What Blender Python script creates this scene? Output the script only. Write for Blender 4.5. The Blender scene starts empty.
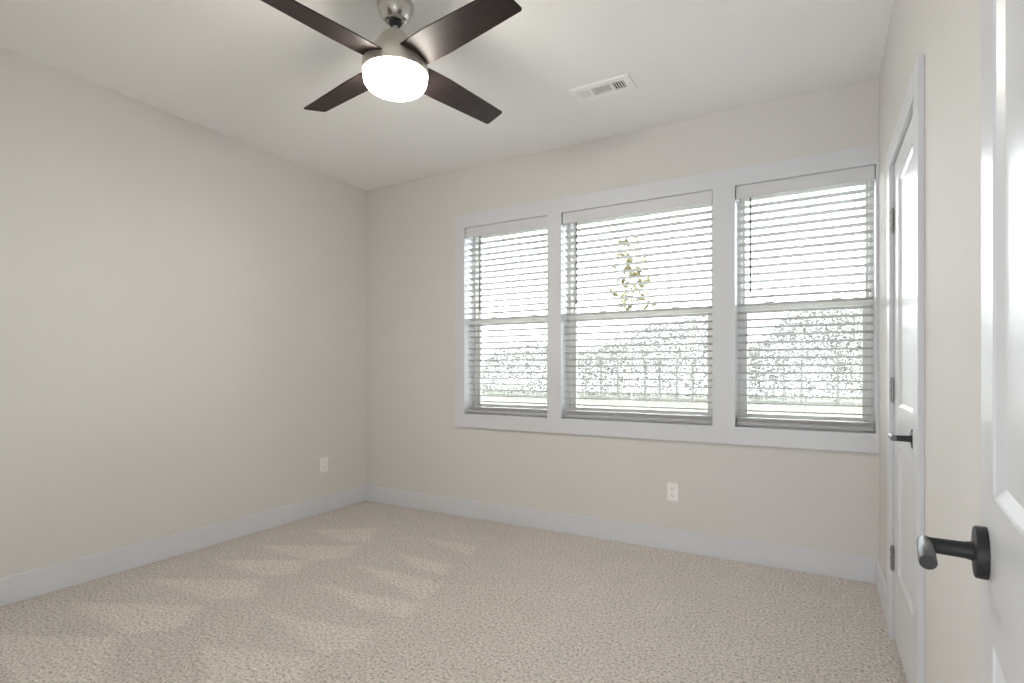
import bpy, bmesh, math, random
from mathutils import Vector, Matrix
random.seed(7)
S = bpy.context.scene
COL = S.collection

# ------------------------------------------------------------------ camera, world, lights, exposure
F_PX, YAW, HOR, EYE = 541.9, math.radians(29.573), 369.5, 1.158
cam_d = bpy.data.cameras.new('camera')
cam_d.sensor_fit = 'HORIZONTAL'
cam_d.sensor_width = 36.0
cam_d.lens = F_PX * 36.0 / 1024.0
cam_d.shift_y = (HOR - 341.5) / 1024.0
cam_d.clip_start = 0.01
cam_o = bpy.data.objects.new('camera', cam_d)
COL.objects.link(cam_o)
cam_o.location = (0, 0, EYE)
cam_o.rotation_euler = (math.pi / 2, 0, YAW)
S.camera = cam_o

W = bpy.data.worlds.new('overcast_sky')
S.world = W
W.use_nodes = True
bg = W.node_tree.nodes['Background']
bg.inputs[0].default_value = (0.93, 0.97, 1.0, 1)
bg.inputs[1].default_value = 6.8

S.view_settings.view_transform = 'Standard'
S.view_settings.look = 'None'
S.view_settings.gamma = 1.0
S.view_settings.use_curve_mapping = False
S.view_settings.exposure = 0.90
S.cycles.max_bounces = 16
S.cycles.diffuse_bounces = 10
S.cycles.glossy_bounces = 6
S.cycles.transparent_max_bounces = 24
S.cycles.sample_clamp_indirect = 8.0

# added fill light in the unseen hallway, brightening the room through the open doorway
hall = bpy.data.lights.new('hall_fill', 'AREA')
hall.shape = 'RECTANGLE'
hall.size, hall.size_y = 1.1, 1.3
hall.energy = 12.0
hall.color = (0.92, 0.96, 1.0)
hall_o = bpy.data.objects.new('hall_fill', hall)
COL.objects.link(hall_o)
hall_o.location = (-0.27, -1.05, 0.95)
hall_o.rotation_euler = (math.radians(105), 0, 0)
LAMP_STRENGTH = 48.0          # the fan's frosted bowl

# ------------------------------------------------------------------ room dimensions (metres)
XL, XR, D, H = -3.487, 0.279, 3.528, 2.74
YF = 0.175                    # room face of the entry wall
BB_H, BB_T = 0.136, 0.014


def ray(u, v):
    s = (u - 512.0) / F_PX
    return Vector((-math.sin(YAW) + s * math.cos(YAW), math.cos(YAW) + s * math.sin(YAW), (HOR - v) / F_PX))


def on_y(u, v, Y):
    d = ray(u, v); t = Y / d.y
    return Vector((d.x * t, Y, EYE + d.z * t))


def on_z(u, v, Z):
    d = ray(u, v); t = (Z - EYE) / d.z
    return Vector((d.x * t, d.y * t, Z))


# ------------------------------------------------------------------ materials
def mat(name, col, rough=0.5, metal=0.0, spec=0.5, bump=None, noise=None):
    m = bpy.data.materials.new(name)
    m.use_nodes = True
    nt = m.node_tree; b = nt.nodes['Principled BSDF']
    b.inputs['Base Color'].default_value = (*col, 1)
    b.inputs['Roughness'].default_value = rough
    b.inputs['Metallic'].default_value = metal
    b.inputs['Specular IOR Level'].default_value = spec
    tc = nt.nodes.new('ShaderNodeTexCoord')
    if noise:
        sc, amt = noise
        n = nt.nodes.new('ShaderNodeTexNoise'); n.inputs['Scale'].default_value = sc
        n.inputs['Detail'].default_value = 3
        nt.links.new(tc.outputs['Object'], n.inputs['Vector'])
        mx = nt.nodes.new('ShaderNodeMix'); mx.data_type = 'RGBA'
        mx.inputs[6].default_value = (*[c * (1 - amt) for c in col], 1)
        mx.inputs[7].default_value = (*[min(1, c * (1 + amt)) for c in col], 1)
        nt.links.new(n.outputs['Fac'], mx.inputs[0])
        nt.links.new(mx.outputs[2], b.inputs['Base Color'])
    if bump:
        sc, st, dist = bump
        n = nt.nodes.new('ShaderNodeTexNoise'); n.inputs['Scale'].default_value = sc
        n.inputs['Detail'].default_value = 4
        nt.links.new(tc.outputs['Object'], n.inputs['Vector'])
        bp = nt.nodes.new('ShaderNodeBump')
        bp.inputs['Strength'].default_value = st; bp.inputs['Distance'].default_value = dist
        nt.links.new(n.outputs['Fac'], bp.inputs['Height'])
        nt.links.new(bp.outputs['Normal'], b.inputs['Normal'])
    return m


M_WALL = mat('greige_wall_paint', (0.715, 0.703, 0.685), 0.75, spec=0.25, bump=(140, 0.12, 0.002), noise=(3, 0.012))
M_CEIL = mat('ceiling_paint', (0.90, 0.90, 0.895), 0.85, spec=0.2, bump=(90, 0.15, 0.002))
M_TRIM = mat('white_trim_paint', (0.71, 0.73, 0.77), 0.32, spec=0.5, bump=(60, 0.03, 0.001))
M_DOOR = mat('white_door_paint', (0.75, 0.765, 0.795), 0.30, spec=0.55, bump=(40, 0.03, 0.001))
M_VINYL = mat('white_vinyl', (0.78, 0.77, 0.74), 0.35, noise=(8, 0.02))
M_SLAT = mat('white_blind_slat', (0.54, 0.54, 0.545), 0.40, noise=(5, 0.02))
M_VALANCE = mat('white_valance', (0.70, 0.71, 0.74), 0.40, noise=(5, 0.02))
M_CORD = mat('blind_cord', (0.75, 0.75, 0.73), 0.8, noise=(80, 0.05))
M_WAND = mat('backlit_dark_wand', (0.16, 0.155, 0.15), 0.25, noise=(30, 0.05))  # whitish plastic wand, its backlit shade painted into the base colour
M_PLATE = mat('white_outlet_plastic', (0.94, 0.93, 0.93), 0.35, noise=(20, 0.02))
M_SLOT = mat('dark_slot', (0.03, 0.03, 0.03), 0.6, noise=(20, 0.05))
M_BLACK = mat('matte_black_metal', (0.022, 0.023, 0.025), 0.5, metal=0.0, spec=0.4, bump=(300, 0.04, 0.0005))
M_GUN = mat('dark_satin_metal', (0.16, 0.165, 0.17), 0.36, metal=0.8, bump=(300, 0.04, 0.0005))
M_HINGE = mat('satin_nickel_hinge', (0.34, 0.34, 0.34), 0.35, metal=0.9, noise=(60, 0.06))
M_SCREWDARK = mat('hinge_screw', (0.12, 0.12, 0.12), 0.4, metal=0.8, noise=(60, 0.06))
M_EXT = mat('exterior_siding', (0.6, 0.6, 0.58), 0.8, noise=(4, 0.05))
M_BARK = mat('pale_bark', (0.36, 0.33, 0.28), 0.9, noise=(14, 0.2))


def brushed(name, col, rough):
    m = mat(name, col, rough, metal=1.0)
    nt = m.node_tree; b = nt.nodes['Principled BSDF']
    tc = nt.nodes.new('ShaderNodeTexCoord'); mp = nt.nodes.new('ShaderNodeMapping')
    mp.inputs['Scale'].default_value = (3, 3, 400)
    n = nt.nodes.new('ShaderNodeTexNoise'); n.inputs['Scale'].default_value = 4
    r = nt.nodes.new('ShaderNodeMapRange')
    r.inputs['To Min'].default_value = rough * 0.75; r.inputs['To Max'].default_value = rough * 1.3
    nt.links.new(tc.outputs['Object'], mp.inputs['Vector']); nt.links.new(mp.outputs['Vector'], n.inputs['Vector'])
    nt.links.new(n.outputs['Fac'], r.inputs['Value']); nt.links.new(r.outputs['Result'], b.inputs['Roughness'])
    return m


M_NICKEL = brushed('brushed_nickel', (0.62, 0.60, 0.57), 0.26)
M_HOUSING = brushed('satin_nickel_housing', (0.80, 0.765, 0.71), 0.50)


def wood(name, c0, c1):
    m = mat(name, c0, 0.48, spec=0.25)
    nt = m.node_tree; b = nt.nodes['Principled BSDF']
    tc = nt.nodes.new('ShaderNodeTexCoord'); mp = nt.nodes.new('ShaderNodeMapping')
    mp.inputs['Scale'].default_value = (3, 60, 60)
    n = nt.nodes.new('ShaderNodeTexNoise'); n.inputs['Scale'].default_value = 2.2; n.inputs['Detail'].default_value = 6
    cr = nt.nodes.new('ShaderNodeValToRGB')
    cr.color_ramp.elements[0].position = 0.35; cr.color_ramp.elements[0].color = (*c0, 1)
    cr.color_ramp.elements[1].position = 0.70; cr.color_ramp.elements[1].color = (*c1, 1)
    nt.links.new(tc.outputs['Object'], mp.inputs['Vector']); nt.links.new(mp.outputs['Vector'], n.inputs['Vector'])
    nt.links.new(n.outputs['Fac'], cr.inputs['Fac']); nt.links.new(cr.outputs['Color'], b.inputs['Base Color'])
    return m


M_BLADE = wood('dark_walnut_blade', (0.013, 0.010, 0.012), (0.034, 0.020, 0.017))


def glass_mat():
    m = bpy.data.materials.new('window_glass'); m.use_nodes = True
    nt = m.node_tree; nt.nodes.clear()
    o = nt.nodes.new('ShaderNodeOutputMaterial'); mx = nt.nodes.new('ShaderNodeMixShader')
    t = nt.nodes.new('ShaderNodeBsdfTransparent'); g = nt.nodes.new('ShaderNodeBsdfGlossy')
    t.inputs[0].default_value = (0.97, 0.985, 0.98, 1); g.inputs['Roughness'].default_value = 0.02
    fr = nt.nodes.new('ShaderNodeFresnel'); fr.inputs[0].default_value = 1.3
    nt.links.new(fr.outputs[0], mx.inputs[0]); nt.links.new(t.outputs[0], mx.inputs[1])
    nt.links.new(g.outputs[0], mx.inputs[2]); nt.links.new(mx.outputs[0], o.inputs[0])
    return m


M_GLASS = glass_mat()


def screen_mat():
    m = bpy.data.materials.new('insect_screen_mesh'); m.use_nodes = True
    nt = m.node_tree; nt.nodes.clear()
    o = nt.nodes.new('ShaderNodeOutputMaterial'); mx = nt.nodes.new('ShaderNodeMixShader')
    t = nt.nodes.new('ShaderNodeBsdfTransparent'); d = nt.nodes.new('ShaderNodeBsdfDiffuse')
    d.inputs[0].default_value = (0.45, 0.45, 0.44, 1)
    tc = nt.nodes.new('ShaderNodeTexCoord'); n = nt.nodes.new('ShaderNodeTexNoise')
    n.inputs['Scale'].default_value = 130; n.inputs['Detail'].default_value = 2
    r = nt.nodes.new('ShaderNodeMapRange')
    r.inputs['From Min'].default_value = 0.3; r.inputs['From Max'].default_value = 0.7
    r.inputs['To Min'].default_value = 0.10; r.inputs['To Max'].default_value = 0.34
    nt.links.new(tc.outputs['Object'], n.inputs['Vector']); nt.links.new(n.outputs['Fac'], r.inputs['Value'])
    nt.links.new(r.outputs['Result'], mx.inputs[0])
    nt.links.new(t.outputs[0], mx.inputs[1]); nt.links.new(d.outputs[0], mx.inputs[2]); nt.links.new(mx.outputs[0], o.inputs[0])
    return m


M_SCREEN = screen_mat()


def emit_mat():
    m = bpy.data.materials.new('lit_frosted_glass'); m.use_nodes = True
    nt = m.node_tree; b = nt.nodes['Principled BSDF']
    b.inputs['Base Color'].default_value = (0.9, 0.87, 0.8, 1)
    b.inputs['Roughness'].default_value = 0.35
    b.inputs['Emission Color'].default_value = (1.0, 0.94, 0.84, 1)
    b.inputs['Emission Strength'].default_value = LAMP_STRENGTH
    return m


M_LAMP = emit_mat()


def carpet_mat():
    m = bpy.data.materials.new('beige_twist_carpet'); m.use_nodes = True
    nt = m.node_tree; b = nt.nodes['Principled BSDF']; L = nt.links
    b.inputs['Roughness'].default_value = 1.0; b.inputs['Specular IOR Level'].default_value = 0.05
    b.inputs['Sheen Weight'].default_value = 0.15; b.inputs['Sheen Roughness'].default_value = 0.6
    tc = nt.nodes.new('ShaderNodeTexCoord')
    v = nt.nodes.new('ShaderNodeTexVoronoi'); v.inputs['Scale'].default_value = 120
    n1 = nt.nodes.new('ShaderNodeTexNoise'); n1.inputs['Scale'].default_value = 80; n1.inputs['Detail'].default_value = 5
    n1.inputs['Roughness'].default_value = 0.7
    n2 = nt.nodes.new('ShaderNodeTexNoise'); n2.inputs['Scale'].default_value = 5; n2.inputs['Detail'].default_value = 3
    for x in (v, n1, n2): L.new(tc.outputs['Object'], x.inputs['Vector'])
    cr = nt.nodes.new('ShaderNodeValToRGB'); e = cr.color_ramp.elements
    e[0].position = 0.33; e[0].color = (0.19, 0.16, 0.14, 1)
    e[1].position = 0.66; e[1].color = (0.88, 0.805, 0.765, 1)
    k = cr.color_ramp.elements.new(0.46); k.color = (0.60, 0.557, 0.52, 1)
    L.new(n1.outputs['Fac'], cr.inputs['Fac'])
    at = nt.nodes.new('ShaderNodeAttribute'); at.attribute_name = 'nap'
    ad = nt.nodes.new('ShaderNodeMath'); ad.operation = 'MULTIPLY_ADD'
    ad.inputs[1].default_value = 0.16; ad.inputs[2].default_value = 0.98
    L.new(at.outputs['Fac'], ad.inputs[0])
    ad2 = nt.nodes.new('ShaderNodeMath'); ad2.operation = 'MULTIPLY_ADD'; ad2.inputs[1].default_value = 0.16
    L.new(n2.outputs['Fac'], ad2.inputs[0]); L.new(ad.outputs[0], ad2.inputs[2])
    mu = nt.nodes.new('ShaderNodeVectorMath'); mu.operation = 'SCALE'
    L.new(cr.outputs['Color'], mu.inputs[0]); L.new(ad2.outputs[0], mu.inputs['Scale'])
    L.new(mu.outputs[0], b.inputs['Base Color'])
    hh = nt.nodes.new('ShaderNodeMath'); hh.operation = 'SUBTRACT'
    L.new(n1.outputs['Fac'], hh.inputs[0]); L.new(v.outputs['Distance'], hh.inputs[1])
    bp = nt.nodes.new('ShaderNodeBump'); bp.inputs['Strength'].default_value = 0.85; bp.inputs['Distance'].default_value = 0.01
    L.new(hh.outputs[0], bp.inputs['Height']); L.new(bp.outputs['Normal'], b.inputs['Normal'])
    return m


M_CARPET = carpet_mat()


def leaf_mat(name, c0, c1):
    m = bpy.data.materials.new(name); m.use_nodes = True
    nt = m.node_tree; b = nt.nodes['Principled BSDF']; b.inputs['Roughness'].default_value = 0.7
    g = nt.nodes.new('ShaderNodeNewGeometry'); mx = nt.nodes.new('ShaderNodeMix'); mx.data_type = 'RGBA'
    mx.inputs[6].default_value = (*c0, 1); mx.inputs[7].default_value = (*c1, 1)
    nt.links.new(g.outputs['Random Per Island'], mx.inputs[0]); nt.links.new(mx.outputs[2], b.inputs['Base Color'])
    return m


M_LEAF = leaf_mat('yellow_green_leaf', (0.03, 0.038, 0.012), (0.14, 0.10, 0.035))
M_FAR = leaf_mat('hazed_grey_green_foliage', (0.105, 0.108, 0.097), (0.20, 0.20, 0.188))  # distant haze is put into the pale leaf colours


def grass_mat():
    m = mat('pale_lawn', (0.12, 0.123, 0.095), 0.95, spec=0.1, noise=(0.8, 0.25), bump=(40, 0.4, 0.02))
    return m


M_GRASS = grass_mat()


# ------------------------------------------------------------------ mesh helpers
class MB:
    """Collects shapes and links them as ONE mesh object."""
    def __init__(self): self.bm = bmesh.new()

    def box(self, x0, x1, y0, y1, z0, z1, M=None):
        vs = [self.bm.verts.new((x, y, z)) for z in (z0, z1) for y in (y0, y1) for x in (x0, x1)]
        for f in ((0, 2, 3, 1), (4, 5, 7, 6), (0, 1, 5, 4), (2, 6, 7, 3), (0, 4, 6, 2), (1, 3, 7, 5)):
            self.bm.faces.new([vs[i] for i in f])
        if M is not None: bmesh.ops.transform(self.bm, matrix=M, verts=vs)
        return self

    def lathe(self, prof, n=48, M=None):
        rings = []; allv = []
        for r, z in prof:
            if r < 1e-6: ring = [self.bm.verts.new((0, 0, z))]
            else: ring = [self.bm.verts.new((r * math.cos(2 * math.pi * i / n), r * math.sin(2 * math.pi * i / n), z)) for i in range(n)]
            rings.append(ring); allv += ring
        for a, b in zip(rings, rings[1:]):
            for i in range(n):
                j = (i + 1) % n
                if len(a) == 1 and len(b) == 1: continue
                if len(a) == 1: self.bm.faces.new((a[0], b[j], b[i]))
                elif len(b) == 1: self.bm.faces.new((a[i], a[j], b[0]))
                else: self.bm.faces.new((a[i], a[j], b[j], b[i]))
        if M is not None: bmesh.ops.transform(self.bm, matrix=M, verts=allv)
        return self

    def cyl(self, p0, p1, r0, r1=None, n=24):
        p0, p1 = Vector(p0), Vector(p1); r1 = r0 if r1 is None else r1
        d = p1 - p0; L = d.length
        q = Vector((0, 0, 1)).rotation_difference(d.normalized())
        return self.lathe([(0, 0), (r0, 0), (r1, L), (0, L)], n, Matrix.Translation(p0) @ q.to_matrix().to_4x4())

    def quad(self, pts):
        self.bm.faces.new([self.bm.verts.new(p) for p in pts]); return self

    def prism(self, outline, z0, z1, M=None):
        a = [self.bm.verts.new((x, y, z0)) for x, y in outline]
        b = [self.bm.verts.new((x, y, z1)) for x, y in outline]
        self.bm.faces.new(a[::-1]); self.bm.faces.new(b)
        for i in range(len(a)):
            j = (i + 1) % len(a); self.bm.faces.new((a[i], a[j], b[j], b[i]))
        if M is not None: bmesh.ops.transform(self.bm, matrix=M, verts=a + b)
        return self

    def build(self, name, m, parent=None, bevel=0.0, seg=2, smooth=False, weld=False):
        bm = self.bm
        if weld: bmesh.ops.remove_doubles(bm, verts=bm.verts, dist=1e-5)
        bmesh.ops.recalc_face_normals(bm, faces=bm.faces)
        me = bpy.data.meshes.new(name)
        bm.to_mesh(me); bm.free()
        me.materials.append(m)
        o = bpy.data.objects.new(name, me); COL.objects.link(o)
        if smooth:
            for p in me.polygons: p.use_smooth = True
            me.set_sharp_from_angle(angle=math.radians(35))
        if bevel:
            b = o.modifiers.new('edges', 'BEVEL'); b.width = bevel; b.segments = seg
            b.limit_method = 'ANGLE'; b.angle_limit = math.radians(40)
        if parent: o.parent = parent
        return o


def tag(o, label, cat=None, group=None, kind=None):
    o['label'] = label
    if cat: o['category'] = cat
    if group: o['group'] = group
    if kind: o['kind'] = kind
    return o


def thing(name, loc, rz, label, cat, group=None, kind=None):
    o = bpy.data.objects.new(name, None); COL.objects.link(o)
    o.empty_display_size = 0.1
    o.location = loc; o.rotation_euler = (0, 0, rz)
    return tag(o, label, cat, group, kind)


# ------------------------------------------------------------------ room shell
WT = 0.20
# floor with brushed nap wedges left by the vacuum cleaner
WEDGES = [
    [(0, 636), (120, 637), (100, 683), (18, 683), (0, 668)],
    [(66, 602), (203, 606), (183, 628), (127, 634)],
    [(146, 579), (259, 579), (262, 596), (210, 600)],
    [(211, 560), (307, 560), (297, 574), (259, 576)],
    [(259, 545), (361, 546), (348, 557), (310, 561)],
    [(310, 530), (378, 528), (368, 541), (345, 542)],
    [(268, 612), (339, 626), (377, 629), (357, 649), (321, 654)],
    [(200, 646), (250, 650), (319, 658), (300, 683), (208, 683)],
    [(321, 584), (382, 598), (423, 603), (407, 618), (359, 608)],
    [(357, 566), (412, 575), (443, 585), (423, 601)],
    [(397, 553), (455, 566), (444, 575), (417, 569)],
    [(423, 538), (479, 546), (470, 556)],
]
WP = [[on_z(u, v, 0).xy for u, v in w] for w in WEDGES]


def in_poly(p, poly):
    c = False; j = len(poly) - 1
    for i in range(len(poly)):
        a, b = poly[i], poly[j]
        if (a.y > p.y) != (b.y > p.y) and p.x < (b.x - a.x) * (p.y - a.y) / (b.y - a.y) + a.x: c = not c
        j = i
    return c


def seg_dist(p, a, b):
    d = b - a; t = max(0, min(1, (p - a).dot(d) / max(1e-9, d.dot(d))))
    return (p - a - d * t).length


bm = bmesh.new()
nx, ny = 210, 190
x0, x1, y0, y1 = XL - WT, XR + 0.12, -1.5, D + WT
grid = [[bm.verts.new((x0 + (x1 - x0) * i / nx, y0 + (y1 - y0) * j / ny, 0)) for i in range(nx + 1)] for j in range(ny + 1)]
for j in range(ny):
    for i in range(nx):
        bm.faces.new((grid[j][i], grid[j][i + 1], grid[j + 1][i + 1], grid[j + 1][i]))
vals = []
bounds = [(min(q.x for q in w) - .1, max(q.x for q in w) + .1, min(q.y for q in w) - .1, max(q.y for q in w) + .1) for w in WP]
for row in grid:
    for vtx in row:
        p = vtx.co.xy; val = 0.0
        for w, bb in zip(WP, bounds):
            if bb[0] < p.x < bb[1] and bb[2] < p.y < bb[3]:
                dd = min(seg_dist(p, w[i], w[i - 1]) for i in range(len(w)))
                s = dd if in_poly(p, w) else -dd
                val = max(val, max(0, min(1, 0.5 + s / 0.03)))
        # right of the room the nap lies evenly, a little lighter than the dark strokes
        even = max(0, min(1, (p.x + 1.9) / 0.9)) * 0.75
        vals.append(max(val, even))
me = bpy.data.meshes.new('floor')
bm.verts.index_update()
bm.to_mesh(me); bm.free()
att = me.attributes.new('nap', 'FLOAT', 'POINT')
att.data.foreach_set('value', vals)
me.materials.append(M_CARPET)
floor = bpy.data.objects.new('floor', me); COL.objects.link(floor)
tag(floor, 'beige twist pile carpet covering the whole bedroom floor', 'carpet', kind='structure')

o = MB().box(XL - WT, XR + 0.12, -1.5, D + WT, H, H + 0.12).build('ceiling', M_CEIL)
tag(o, 'flat pale greige ceiling above the room', 'ceiling', kind='structure')
o = MB().box(XL - WT, XL, -1.5, D + WT, 0, H).build('wall_left', M_WALL)
tag(o, 'long plain greige wall on the left', 'wall', kind='structure')

# window openings in the back wall
OPEN = [(-2.421, -1.703), (-1.592, -0.573), (-0.445, 0.265)]
OZ0, OZ1 = 0.810, 2.269
CAS_X0, CAS_Z0, CAS_Z1 = -2.511, 0.707, 2.372
YC = D - 0.018                 # face of the window casing
mb = MB()
mb.box(XL, XR, D, D + WT, 0, OZ0 - 0.012); mb.box(XL, XR, D, D + WT, OZ1 + 0.012, H)
xs = [XL] + [v for a, b in OPEN for v in (a - 0.012, b + 0.012)] + [XR]
for i in range(0, 8, 2):
    mb.box(xs[i], xs[i + 1], D, D + WT, OZ0 - 0.012, OZ1 + 0.012)
o = mb.build('wall_back', M_WALL)
tag(o, 'greige wall with the triple window', 'wall', kind='structure')

# right wall with the closet door opening
DH_Y, DL_Y, DTOP = 2.829, 2.160, 2.035     # hinge side, latch side, top of the opening
mb = MB()
mb.box(XR, XR + 0.12, -1.5, DL_Y - 0.003, 0, H)
mb.box(XR, XR + 0.12, DH_Y + 0.003, D + WT, 0, H)
mb.box(XR, XR + 0.12, DL_Y - 0.003, DH_Y + 0.003, DTOP + 0.003, H)
o = mb.build('wall_right', M_WALL)
tag(o, 'greige wall on the right with the closed closet door', 'wall', kind='structure')
o = MB().box(XR + 0.10, XR + 0.12, DL_Y - 0.1, DH_Y + 0.1, 0, DTOP + 0.1).build('wall_closet', M_WALL)
tag(o, 'wall closing off the closet behind its door', 'wall', kind='structure')

# entry wall with the doorway the camera stands in
EX0, EX1, EZ = -0.655, 0.118, 2.04
mb = MB()
mb.box(XL, EX0, 0.06, YF, 0, H); mb.box(EX1, XR, 0.06, YF, 0, H); mb.box(EX0, EX1, 0.06, YF, EZ, H)
o = mb.build('wall_front', M_WALL)
tag(o, 'greige entry wall with the doorway', 'wall', kind='structure')
o = MB().box(XL, XR, -1.5, -1.4, 0, H).build('wall_hall', M_WALL)
tag(o, 'greige wall of the hallway outside the doorway', 'wall', kind='structure')

# baseboards
def baseboard(name, x0, x1, y0, y1, label):
    o = MB().box(x0, x1, y0, y1, 0.0, BB_H).build(name, M_TRIM, bevel=0.003)
    tag(o, label, 'baseboard', kind='structure')


CO = 0.018
CN0, CN1 = DL_Y - 0.105, DL_Y - 0.005      # near casing of the closet door
CF0, CF1 = DH_Y + 0.005, DH_Y + 0.090      # far casing
baseboard('baseboard_left', XL, XL + BB_T, YF, D, 'white baseboard along the left wall')
baseboard('baseboard_back', XL + BB_T, XR - BB_T, D - BB_T, D, 'white baseboard under the windows')
mb = MB()
mb.box(XR - BB_T, XR, CF1, D, 0, BB_H); mb.box(XR - BB_T, XR, YF, CN0, 0, BB_H)
o = mb.build('baseboard_right', M_TRIM, bevel=0.003)
tag(o, 'white baseboard on the right wall beside the closet door', 'baseboard', kind='structure')
baseboard('baseboard_front', XL + BB_T, EX0 - 0.09, YF, YF + BB_T, 'white baseboard along the entry wall')

# window casing: one flat white surround with two mullions and the jamb linings
mb = MB()
mb.box(CAS_X0, XR - 0.001, YC, D, CAS_Z0, OZ0); mb.box(CAS_X0, XR - 0.001, YC, D, OZ1, CAS_Z1)
px = [CAS_X0] + [v for a, b in OPEN for v in (a, b)] + [XR - 0.001]
for i in range(0, 8, 2): mb.box(px[i], px[i + 1], YC, D, OZ0, OZ1)
for a, b in OPEN:
    mb.box(a - 0.012, a, D, D + 0.13, OZ0 - 0.012, OZ1 + 0.012); mb.box(b, b + 0.012, D, D + 0.13, OZ0 - 0.012, OZ1 + 0.012)
    mb.box(a, b, D, D + 0.13, OZ0 - 0.012, OZ0); mb.box(a, b, D, D + 0.13, OZ1, OZ1 + 0.012)
o = mb.build('trim_1', M_TRIM, weld=True)
tag(o, 'wide flat white casing surrounding all three windows', 'window trim', kind='structure')

# closet door casing
mb = MB()
mb.box(XR - CO, XR, CN0, CN1, 0, DTOP + 0.085); mb.box(XR - CO, XR, CF0, CF1, 0, DTOP + 0.085)
mb.box(XR - CO, XR, CN1, CF0, DTOP + 0.005, DTOP + 0.085)
o = mb.build('trim_2', M_TRIM, bevel=0.002)
tag(o, 'flat white casing around the closed closet door', 'door trim', kind='structure')
# entry door jamb and casing
mb = MB()
mb.box(EX0, EX0 + 0.018, 0.055, YF, 0, EZ); mb.box(EX1 - 0.004, EX1 + 0.014, 0.055, YF - 0.03, 0, EZ); mb.box(EX0, EX1, 0.055, YF, EZ - 0.018, EZ)
mb.box(EX0 - 0.085, EX0 + 0.006, YF, YF + CO, 0, EZ + 0.085)
mb.box(EX0 + 0.006, EX1 + 0.09, YF, YF + CO, EZ - 0.006, EZ + 0.085)
o = mb.build('trim_3', M_TRIM)
tag(o, 'white jamb and casing of the entry doorway', 'door trim', kind='structure')


# ------------------------------------------------------------------ windows
YG_UP, YG_LO = D + 0.172, D + 0.142
MEET = 1.544


def ring(mb, x0, x1, z0, z1, wl, wr, wb, wt, y0, y1):
    mb.box(x0, x0 + wl, y0, y1, z0, z1); mb.box(x1 - wr, x1, y0, y1, z0, z1)
    mb.box(x0 + wl, x1 - wr, y0, y1, z0, z0 + wb); mb.box(x0 + wl, x1 - wr, y0, y1, z1 - wt, z1)


WLAB = ['narrow single hung window on the left', 'wide single hung window in the middle', 'narrow single hung window on the right by the closet']
for i, (a, b) in enumerate(OPEN):
    w = thing('window_%d' % (i + 1), ((a + b) / 2, D, OZ0), 0, WLAB[i] + ' of the triple opening', 'window', kind='structure')
    hw = (b - a) / 2; hz = OZ1 - OZ0
    mb = MB(); ring(mb, -hw, hw, 0, hz, 0.022, 0.022, 0.03, 0.022, 0.115, 0.205)
    mb.build('window_frame', M_VINYL, w, bevel=0.002)
    up0, up1 = MEET - OZ0 - 0.018, hz - 0.022
    mb = MB(); ring(mb, -hw + 0.022, hw - 0.022, up0, up1, 0.016, 0.016, 0.036, 0.03, 0.160, 0.188)
    s = mb.build('upper_sash', M_VINYL, w, bevel=0.002)
    MB().box(-hw + 0.036, hw - 0.036, 0.171, 0.175, up0 + 0.034, up1 - 0.028).build('pane', M_GLASS, s)
    lo0, lo1 = 0.03, MEET - OZ0 + 0.024
    mb = MB(); ring(mb, -hw + 0.022, hw - 0.022, lo0, lo1, 0.032, 0.032, 0.045, 0.042, 0.125, 0.158)
    mb.box(-hw * 0.5 - 0.025, -hw * 0.5 + 0.025, 0.128, 0.150, lo1, lo1 + 0.009)
    mb.box(hw * 0.5 - 0.025, hw * 0.5 + 0.025, 0.128, 0.150, lo1, lo1 + 0.009)
    s = mb.build('lower_sash', M_VINYL, w, bevel=0.002)
    MB().box(-hw + 0.052, hw - 0.052, 0.139, 0.143, lo0 + 0.043, lo1 - 0.040).build('pane', M_GLASS, s)
    MB().box(-hw + 0.030, hw - 0.030, 0.1955, 0.1965, 0.025, MEET - OZ0).build('insect_screen', M_SCREEN, w)

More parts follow.
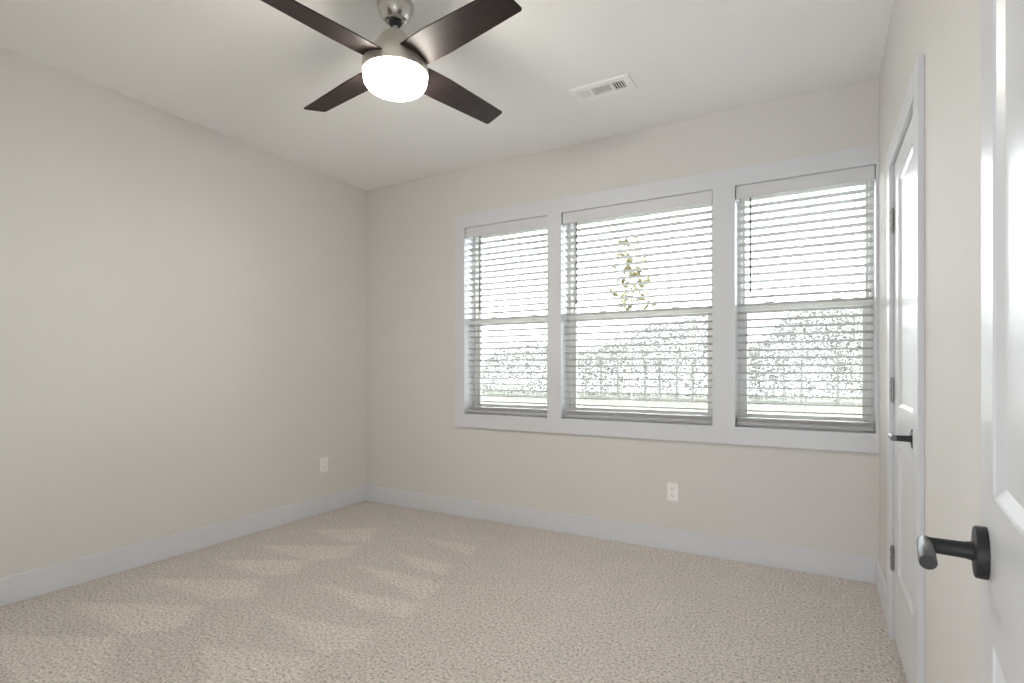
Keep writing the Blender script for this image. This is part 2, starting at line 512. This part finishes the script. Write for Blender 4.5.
# ------------------------------------------------------------------ blinds
PITCH, Z_FIRST = 0.0459, 2.149
BLAB = ['white horizontal blind in the narrow left window', 'widest white horizontal blind, in the middle window',
        'white horizontal blind in the right window beside the closet door']
LADD = [(-2.28, -2.062, -1.845), (-1.45, -1.202, -0.957, -0.715), (-0.326, -0.072, 0.171)]
WANDX = [-2.294, -1.487, -0.361]
for i, (a, b) in enumerate(OPEN):
    cx = (a + b) / 2; hw = (b - a) / 2 - 0.005
    t = thing('window_blind', (cx, D + 0.045, OZ0), 0, BLAB[i], 'blind', 'slatted blinds of the triple window')
    ztop = OZ1 - OZ0
    # valance with returns
    mb = MB(); mb.box(-hw, hw, -0.047, -0.041, ztop - 0.078, ztop - 0.001)
    mb.box(-hw, -hw + 0.006, -0.041, 0.02, ztop - 0.078, ztop - 0.001); mb.box(hw - 0.006, hw, -0.041, 0.02, ztop - 0.078, ztop - 0.001)
    mb.build('valance', M_VALANCE, t, bevel=0.002)
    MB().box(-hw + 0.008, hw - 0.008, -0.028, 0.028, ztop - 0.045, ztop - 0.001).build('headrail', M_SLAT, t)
    mb = MB(); k = 0; tilt = math.radians(-9.5)
    while True:
        z = Z_FIRST - k * PITCH - OZ0
        if z < 0.072: break
        Mx = Matrix.Translation((0, 0, z)) @ Matrix.Rotation(tilt, 4, 'X')
        # slightly crowned slat
        prof = [(-0.025, 0.0), (-0.0125, 0.0010), (0.0, 0.0014), (0.0125, 0.0010), (0.025, 0.0),
                (0.025, -0.0034), (0.0, -0.0020), (-0.025, -0.0034)]
        A = [mb.bm.verts.new(Mx @ Vector((-hw + 0.003, y, zz))) for y, zz in prof]
        B = [mb.bm.verts.new(Mx @ Vector((hw - 0.003, y, zz))) for y, zz in prof]
        mb.bm.faces.new(A[::-1]); mb.bm.faces.new(B)
        for q in range(8):
            r = (q + 1) % 8; mb.bm.faces.new((A[q], A[r], B[r], B[q]))
        k += 1
    # the spare slats lying stacked on the bottom rail
    for q in range(4):
        z = 0.0335 + q * 0.0062
        mb.box(-hw + 0.003, hw - 0.003, -0.025, 0.025, z, z + 0.0036)
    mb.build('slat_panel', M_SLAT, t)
    MB().prism([(-0.026, 0.0), (-0.019, -0.018), (0.019, -0.018), (0.026, 0.0), (0.022, 0.004), (-0.022, 0.004)], -hw + 0.003, hw - 0.003,
               Matrix.Translation((0, 0, 0.028)) @ Matrix(((0, 0, 1, 0), (1, 0, 0, 0), (0, 1, 0, 0), (0, 0, 0, 1)))).build('bottom_rail', M_SLAT, t, bevel=0.002)
    for lx in LADD[i]:
        mb = MB()
        for yy in (-0.027, 0.027): mb.box(lx - cx - 0.0008, lx - cx + 0.0008, yy - 0.0008, yy + 0.0008, 0.03, ztop - 0.045)
        mb.box(lx - cx - 0.005, lx - cx + 0.005, -0.0295, -0.0255, 0.050, 0.058)
        mb.build('ladder_cord', M_CORD, t)
    mb = MB(); wx = WANDX[i] - cx
    mb.cyl((wx, -0.036, ztop - 0.075), (wx, -0.036, 0.835), 0.0055, n=6)
    mb.cyl((wx, -0.036, 0.835), (wx, -0.036, 0.808), 0.0055, 0.007, n=6)
    mb.build('tilt_wand', M_WAND, t)

# ------------------------------------------------------------------ doors
def panel_door(mb, w, h, th, side, panels):
    """Two-panel slab in local x (hinge to latch), z up. The visible face is y=0, facing local +y*side."""
    xs = [0, panels[0][0], panels[0][1], w]
    zs = [0, panels[0][2], panels[0][3], panels[1][2], panels[1][3], h]
    for face in (0, 1):
        yf = 0.0 if face == 0 else -side * th
        sg = side if face == 0 else -side
        for i in range(3):
            for j in range(5):
                X0, X1, Z0, Z1 = xs[i], xs[i + 1], zs[j], zs[j + 1]
                if i == 1 and j in (1, 3):
                    rings = []
                    for inset, dep in ((0, 0), (0.001, 0.003), (0.013, 0.0100), (0.0145, 0.0100), (0.016, 0.0092)):
                        y = yf - sg * dep
                        rings.append([mb.bm.verts.new(p) for p in ((X0 + inset, y, Z0 + inset), (X1 - inset, y, Z0 + inset), (X1 - inset, y, Z1 - inset), (X0 + inset, y, Z1 - inset))])
                    for a, b in zip(rings, rings[1:]):
                        for k in range(4):
                            l = (k + 1) % 4; mb.bm.faces.new((a[k], a[l], b[l], b[k]))
                    mb.bm.faces.new(rings[-1])
                else:
                    mb.quad(((X0, yf, Z0), (X1, yf, Z0), (X1, yf, Z1), (X0, yf, Z1)))
    yb = -side * th
    for (xa, za), (xb, zb) in zip([(0, 0), (w, 0), (w, h), (0, h)], [(w, 0), (w, h), (0, h), (0, 0)]):
        # split edges so they weld with the grid
        nseg = xs if za == zb else zs
        pts = [q for q in nseg]
        for p, q in zip(pts, pts[1:]):
            if za == zb: mb.quad(((p, 0, za), (q, 0, za), (q, yb, za), (p, yb, za)))
            else: mb.quad(((xa, 0, p), (xa, 0, q), (xa, yb, q), (xa, yb, p)))


def lever(parent, x, z, side, tilt=0.0):
    h = MB()
    Mr = Matrix.Translation((x, 0, z)) @ Matrix.Rotation(-side * math.pi / 2, 4, 'X')
    rose = MB().lathe([(0, 0.0), (0.0325, 0.0), (0.0325, 0.010), (0.0318, 0.0122), (0.030, 0.013), (0.0, 0.013)], 48, Mr).build('door_handle', M_BLACK, parent, smooth=True)
    y1 = side * 0.062
    mb = MB()
    mb.lathe([(0, 0.013), (0.0125, 0.013), (0.0115, 0.017), (0.0105, 0.022), (0.0098, 0.060), (0, 0.060)], 32, Mr)
    mb.build('neck', M_BLACK, rose, smooth=True)
    mb = MB()
    L = 0.095
    Mb = Matrix.Translation((x + 0.012, y1, z)) @ Matrix.Rotation(-math.pi / 2, 4, 'Y')
    mb.lathe([(0, 0.0), (0.0075, 0.0), (0.0088, 0.0015), (0.0093, 0.0035), (0.0093, L - 0.001), (0.0086, L), (0, L)], 40, Mb)
    o = mb.build('lever', M_GUN, rose, smooth=True)
    o.data.materials.append(M_BLACK)
    for p in o.data.polygons:
        if p.normal.x < -0.6 and p.center.x < x - 0.07: p.material_index = 1  # end face coloured black to paint in its shade
    return rose


def hinge(parent, z, side, parts=True):
    mb = MB()
    for k in range(5):
        mb.cyl((-0.0015, side * 0.007, z - 0.049 + k * 0.0198), (-0.0015, side * 0.007, z - 0.049 + k * 0.0198 + 0.0188), 0.0065, n=20)
    mb.cyl((-0.0015, side * 0.007, z - 0.054), (-0.0015, side * 0.007, z - 0.049), 0.004, 0.0055, n=16)
    mb.cyl((-0.0015, side * 0.007, z + 0.049), (-0.0015, side * 0.007, z + 0.054), 0.0055, 0.004, n=16)
    mb.box(-0.0045, -0.003, side * 0.0005, side * 0.0135, z - 0.049, z + 0.049)
    o = mb.build('hinge', M_HINGE, parent, smooth=True)
    s = MB()
    for k in (-0.033, 0.0, 0.033): s.cyl((-0.0015, side * 0.0134, z + k - 0.004), (-0.0015, side * 0.0134, z + k + 0.004), 0.0018, n=10)
    s.build('hinge_pin_gap', M_SCREWDARK, o)


# closet door, closed, on the right wall
DW = DH_Y - DL_Y - 0.006
d1 = thing('door_1', (XR, DH_Y - 0.003, 0.012), -math.pi / 2, 'closed white two-panel closet door with black lever handle', 'door', kind='structure')
mb = MB(); hD = DTOP - 0.015
panel_door(mb, DW, hD, 0.035, -1, [(0.128, DW - 0.128, 0.30, 0.835), (0.128, DW - 0.128, 0.995, 1.925)])
mb.build('door_panel', M_DOOR, d1, weld=True)
lever(d1, DW - 0.060, 0.915, -1)
for z in (1.785, 1.058, 0.338): hinge(d1, z, -1)

# entry door, standing open beside the camera
hx, hy, ang = 0.1135, 0.206, math.radians(84.15)
d2 = thing('door_2', (hx, hy, 0.012), ang, 'open white two-panel entry door at the right edge', 'door', kind='structure')
EW = 0.745
mb = MB()
panel_door(mb, EW, hD, 0.035, 1, [(0.109, EW - 0.109, 0.30, 0.820), (0.109, EW - 0.109, 0.995, 1.925)])
mb.build('door_panel', M_DOOR, d2, weld=True)
lever(d2, EW - 0.060, 0.915, 1)
for z in (1.785, 1.058, 0.338): hinge(d2, z, 1)

# ------------------------------------------------------------------ wall outlets
def outlet(loc, rz, label):
    t = thing('wall_outlet', loc, rz, label, 'outlet', 'white duplex wall outlets')
    MB().box(-0.036, 0.036, -0.006, 0, -0.0585, 0.0585).build('cover_plate', M_PLATE, t, bevel=0.003, seg=3)
    for s in (1, -1):
        zc = s * 0.0195
        pts = []
        for k in range(24):
            an = 2 * math.pi * k / 24
            pts.append((max(-0.0155, min(0.0155, 0.0172 * math.cos(an))), 0.0145 * math.sin(an)))
        r = MB().prism(pts, 0.005, 0.0085, Matrix.Translation((0, 0, zc)) @ Matrix.Rotation(math.pi / 2, 4, 'X')).build('receptacle', M_PLATE, t, bevel=0.0006)
        for dx, hh in ((-0.0065, 0.0042), (0.0065, 0.0034)):
            MB().box(dx - 0.0013, dx + 0.0013, -0.0090, -0.0084, zc + 0.004 - hh, zc + 0.004 + hh).build('slot', M_SLOT, r)
        MB().cyl((0, -0.0090, zc - 0.0075), (0, -0.0084, zc - 0.0075), 0.0026, n=16).build('ground_hole', M_SLOT, r)
    MB().cyl((0, -0.0072, 0), (0, -0.0058, 0), 0.0032, 0.0038, n=16).build('screw', M_PLATE, t)


outlet((-0.817, D, 0.374), 0, 'white duplex outlet on the wall under the middle window')
outlet((XL, 3.062, 0.388), math.pi / 2, 'white duplex outlet on the left wall near the corner')

# ------------------------------------------------------------------ ceiling vent
VX0, VX1, VY0, VY1 = -1.239, -0.890, 2.823, 2.983
vc = ((VX0 + VX1) / 2, (VY0 + VY1) / 2)
vt = thing('ceiling_vent', (vc[0], vc[1], H), 0, 'white rectangular air register on the ceiling with three louver banks', 'vent')
hx_, hy_ = (VX1 - VX0) / 2, (VY1 - VY0) / 2
IN_Y = 0.042; EX = 0.136
mb = MB()
mb.box(-hx_, -EX, -hy_, hy_, -0.009, 0); mb.box(EX, hx_, -hy_, hy_, -0.009, 0)
mb.box(-EX, EX, -hy_, -IN_Y, -0.009, 0); mb.box(-EX, EX, IN_Y, hy_, -0.009, 0)
mb.box(-0.066, -0.056, -IN_Y, IN_Y, -0.009, 0); mb.box(0.056, 0.066, -IN_Y, IN_Y, -0.009, 0)
mb.build('frame', M_PLATE, vt)
MB().box(-EX, EX, -IN_Y, IN_Y, -0.0015, -0.0005).build('duct_backing', M_SLOT, vt)


def bank(x0, x1, n, along, sign):
    mb = MB()
    for k in range(n):
        if along == 'y':
            c = x0 + (k + 0.5) * (x1 - x0) / n; wv = (x1 - x0) / n * (0.62 if sign > 0 else 0.76)
            Mx = Matrix.Translation((c, 0, -0.0075)) @ Matrix.Rotation(math.radians(28 * sign), 4, 'Y')
            mb.box(-wv / 2, wv / 2, -IN_Y, IN_Y, -0.0008, 0.0008, Mx)
        else:
            c = -IN_Y + (k + 0.5) * 2 * IN_Y / n; wv = 2 * IN_Y / n * 1.5
            Mx = Matrix.Translation(((x0 + x1) / 2, c, -0.0065)) @ Matrix.Rotation(math.radians(19), 4, 'X')
            mb.box(-(x1 - x0) / 2, (x1 - x0) / 2, -wv / 2, wv / 2, -0.0006, 0.0006, Mx)
    mb.build('louver_bank', M_PLATE, vt)


bank(-EX, -0.066, 6, 'y', -1)
bank(-0.056, 0.056, 9, 'x', 1)
bank(0.066, EX, 5, 'y', 1)
for sx in (-1, 1):
    MB().cyl((sx * (hx_ - 0.016), 0, -0.0135), (sx * (hx_ - 0.016), 0, -0.0115), 0.003, 0.004, n=14).build('screw', M_HINGE, vt)

# ------------------------------------------------------------------ ceiling fan
FX, FY = -1.600, 1.795
fan = thing('ceiling_fan', (FX, FY, H), 0, 'four blade ceiling fan, dark wood blades, nickel motor, lit frosted bowl', 'ceiling fan')
MB().lathe([(0, 0), (0.078, 0), (0.080, -0.004), (0.079, -0.010), (0.074, -0.028), (0.064, -0.050), (0.052, -0.066), (0.043, -0.073), (0.034, -0.074), (0.030, -0.068), (0, -0.068)], 64).build('canopy', M_NICKEL, fan, smooth=True)
MB().lathe([(0, -0.062), (0.020, -0.064), (0.027, -0.072), (0.028, -0.080), (0.022, -0.092), (0.014, -0.097), (0, -0.097)], 40).build('hanger_ball', M_BLACK, fan, smooth=True)
MB().lathe([(0, -0.085), (0.0135, -0.085), (0.0135, -0.150), (0, -0.150)], 32).build('downrod', M_NICKEL, fan, smooth=True)
MB().lathe([(0, -0.128), (0.030, -0.128), (0.050, -0.132), (0.060, -0.140), (0.068, -0.152), (0.084, -0.178), (0.104, -0.203), (0.121, -0.224), (0.132, -0.243), (0.139, -0.262),
            (0.1405, -0.278), (0.1405, -0.294), (0, -0.294)], 72).build('motor_housing', M_HOUSING, fan, smooth=True)
MB().lathe([(0, -0.292), (0.1415, -0.292), (0.142, -0.296), (0.142, -0.303), (0.138, -0.306), (0, -0.306)], 72).build('light_ring', M_HOUSING, fan, smooth=True)
MB().lathe([(0, -0.302), (0.1355, -0.302), (0.1365, -0.312), (0.135, -0.328), (0.131, -0.343), (0.121, -0.358), (0.104, -0.368), (0.070, -0.375), (0.035, -0.378), (0, -0.379)], 72).build('light_bowl', M_LAMP, fan, smooth=True)
out = [(0.060, -0.066), (0.16, -0.072), (0.26, -0.0745), (0.30, -0.0735), (0.638, -0.060), (0.646, -0.058), (0.651, -0.050),
       (0.660, 0.050), (0.656, 0.058), (0.648, 0.060), (0.30, 0.0735), (0.26, 0.0745), (0.16, 0.072), (0.060, 0.066)]
FAN_A, PITCH_B = math.radians(80.0), math.radians(-12.0)
for k in range(4):
    Mx = Matrix.Rotation(FAN_A + k * math.pi / 2, 4, 'Z') @ Matrix.Translation((0, 0, -0.258)) @ Matrix.Rotation(PITCH_B, 4, 'X')
    b = MB().prism(out, -0.003, 0.003).build('blade', M_BLADE, fan, bevel=0.0015)
    b.matrix_local = Mx

# ------------------------------------------------------------------ outdoors
GZ = -0.35
o = MB().box(-45, 14, D + WT + 0.02, 34, GZ - 0.2, GZ).build('lawn', M_GRASS)
tag(o, 'pale lawn outside the windows', 'lawn', kind='structure')


def leaf(bm, c, s, nrm, roll):
    z = nrm.normalized(); x = z.orthogonal().normalized()
    x = Matrix.Rotation(roll, 3, z) @ x; y = z.cross(x)
    pts = [x * s, (x * 0.25 + y * 0.42) * s, -x * 0.75 * s, (x * 0.25 - y * 0.42) * s]
    bm.faces.new([bm.verts.new(c + p) for p in pts])


def rnd(): return Vector((random.gauss(0, 1), random.gauss(0, 1), random.gauss(0, 1))).normalized()


def sapling(base, height, crown0, rad, nleaf, lsize, label, twigs=16):
    t = thing('young_tree', base, 0, label, 'tree')
    mb = MB()
    pts = [Vector((0.02 * math.sin(k * 1.3), 0.02 * math.cos(k * 0.9), height * k / 8)) for k in range(9)]
    for k in range(8): mb.cyl(pts[k], pts[k + 1], 0.016 - 0.0016 * k, 0.016 - 0.0016 * (k + 1), n=8)
    ends = []
    for k in range(twigs):
        z = crown0 + (height - crown0) * (k + 0.3) / twigs
        an = k * 2.4; L = rad * (1.05 - 0.65 * (k / twigs)) * random.uniform(0.7, 1.1)
        p0 = Vector((0, 0, z)); p1 = p0 + Vector((math.cos(an) * L, math.sin(an) * L, L * 0.45))
        mb.cyl(p0, p1, 0.005, 0.002, n=6); ends.append((p0, p1))
    mb.build('trunk', M_BARK, t)
    lb = bmesh.new()
    for k in range(nleaf):
        p0, p1 = random.choice(ends); q = random.uniform(0.3, 1.05)
        c = p0.lerp(p1, q) + rnd() * 0.05
        leaf(lb, c, lsize * random.uniform(0.6, 1.15), rnd(), random.uniform(0, 6.28))
    m = MB(); m.bm.free(); m.bm = lb
    m.build('foliage', M_LEAF, t)
    return t


def place(u, Y):
    p = on_y(u, HOR, Y); return (p.x, p.y, GZ)


sapling(place(631.5, 9.0), 3.68, 2.45, 0.42, 300, 0.085, 'young yellow-green leafy tree seen through the middle window', 22)
sapling(place(855, 12.0), 3.15, 2.6, 0.20, 40, 0.045, 'slim young tree topping the meeting rail of the right window', 8)

# far hedge row with pale-trunked saplings standing in front of it
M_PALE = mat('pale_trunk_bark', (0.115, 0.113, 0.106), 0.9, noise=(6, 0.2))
TOP = [(480, 372), (490, 352), (505, 345), (540, 342), (575, 352), (600, 345), (640, 328), (700, 311), (725, 330), (755, 345), (790, 312), (815, 305), (868, 303), (880, 340)]


def top_at(u):
    for (ua, ya), (ub, yb) in zip(TOP, TOP[1:]):
        if ua <= u <= ub: return ya + (yb - ya) * (u - ua) / (ub - ua)
    return 380


hb = on_y(680, HOR, 28.0)
hedge = thing('hedge', (hb.x, 28.0, GZ), 0, 'long hazy grey-green hedge row across the far side of the lawn', 'hedge')
lb = bmesh.new()
for k in range(60000):
    u = random.uniform(482, 878)
    Y = 28.0 + random.uniform(-0.7, 0.9)
    p = on_y(u, top_at(u) + random.gauss(0, 2.5), Y)
    zt = p.z - GZ
    z = zt * random.uniform(0.02, 1.0) ** 0.85
    leaf(lb, Vector((p.x - hb.x, Y - 28.0, z)), random.uniform(0.045, 0.10), rnd(), random.uniform(0, 6.28))
m = MB(); m.bm.free(); m.bm = lb
m.build('foliage', M_FAR, hedge)

WORDS = ['first', 'second', 'third', 'fourth', 'fifth', 'sixth', 'seventh']
for wn, us in (('middle', (601, 618, 631, 645, 660, 677, 693)), ('right', (784, 802, 838))):
    for k, u in enumerate(us):
        random.seed(int(u))
        t = thing('slender_tree', place(u, 26.3), u * 1.1,
                  'pale-trunked far tree, %s from the left in the %s window' % (WORDS[k], wn), 'tree', 'pale-trunked trees before the hedge')
        mb = MB(); mb.cyl((0, 0, 0), (0.02, 0, 1.5), 0.075, 0.055, n=8); mb.cyl((0.02, 0, 1.5), (0.0, 0.02, 2.1), 0.055, 0.02, n=8)
        for q in range(5):
            an = q * 2.5
            mb.cyl((0.01, 0, 1.35 + 0.12 * q), (0.3 * math.cos(an), 0.3 * math.sin(an), 1.75 + 0.12 * q), 0.015, 0.006, n=6)
        mb.build('trunk', M_PALE, t)
        lb = bmesh.new()
        for q in range(110):
            d = rnd() * random.uniform(0.1, 1.0) ** 0.5
            leaf(lb, Vector((d.x * 0.34, d.y * 0.34, 1.95 + d.z * 0.5)), random.uniform(0.05, 0.11), rnd(), random.uniform(0, 6.28))
        m = MB(); m.bm.free(); m.bm = lb
        m.build('foliage', M_FAR, t)
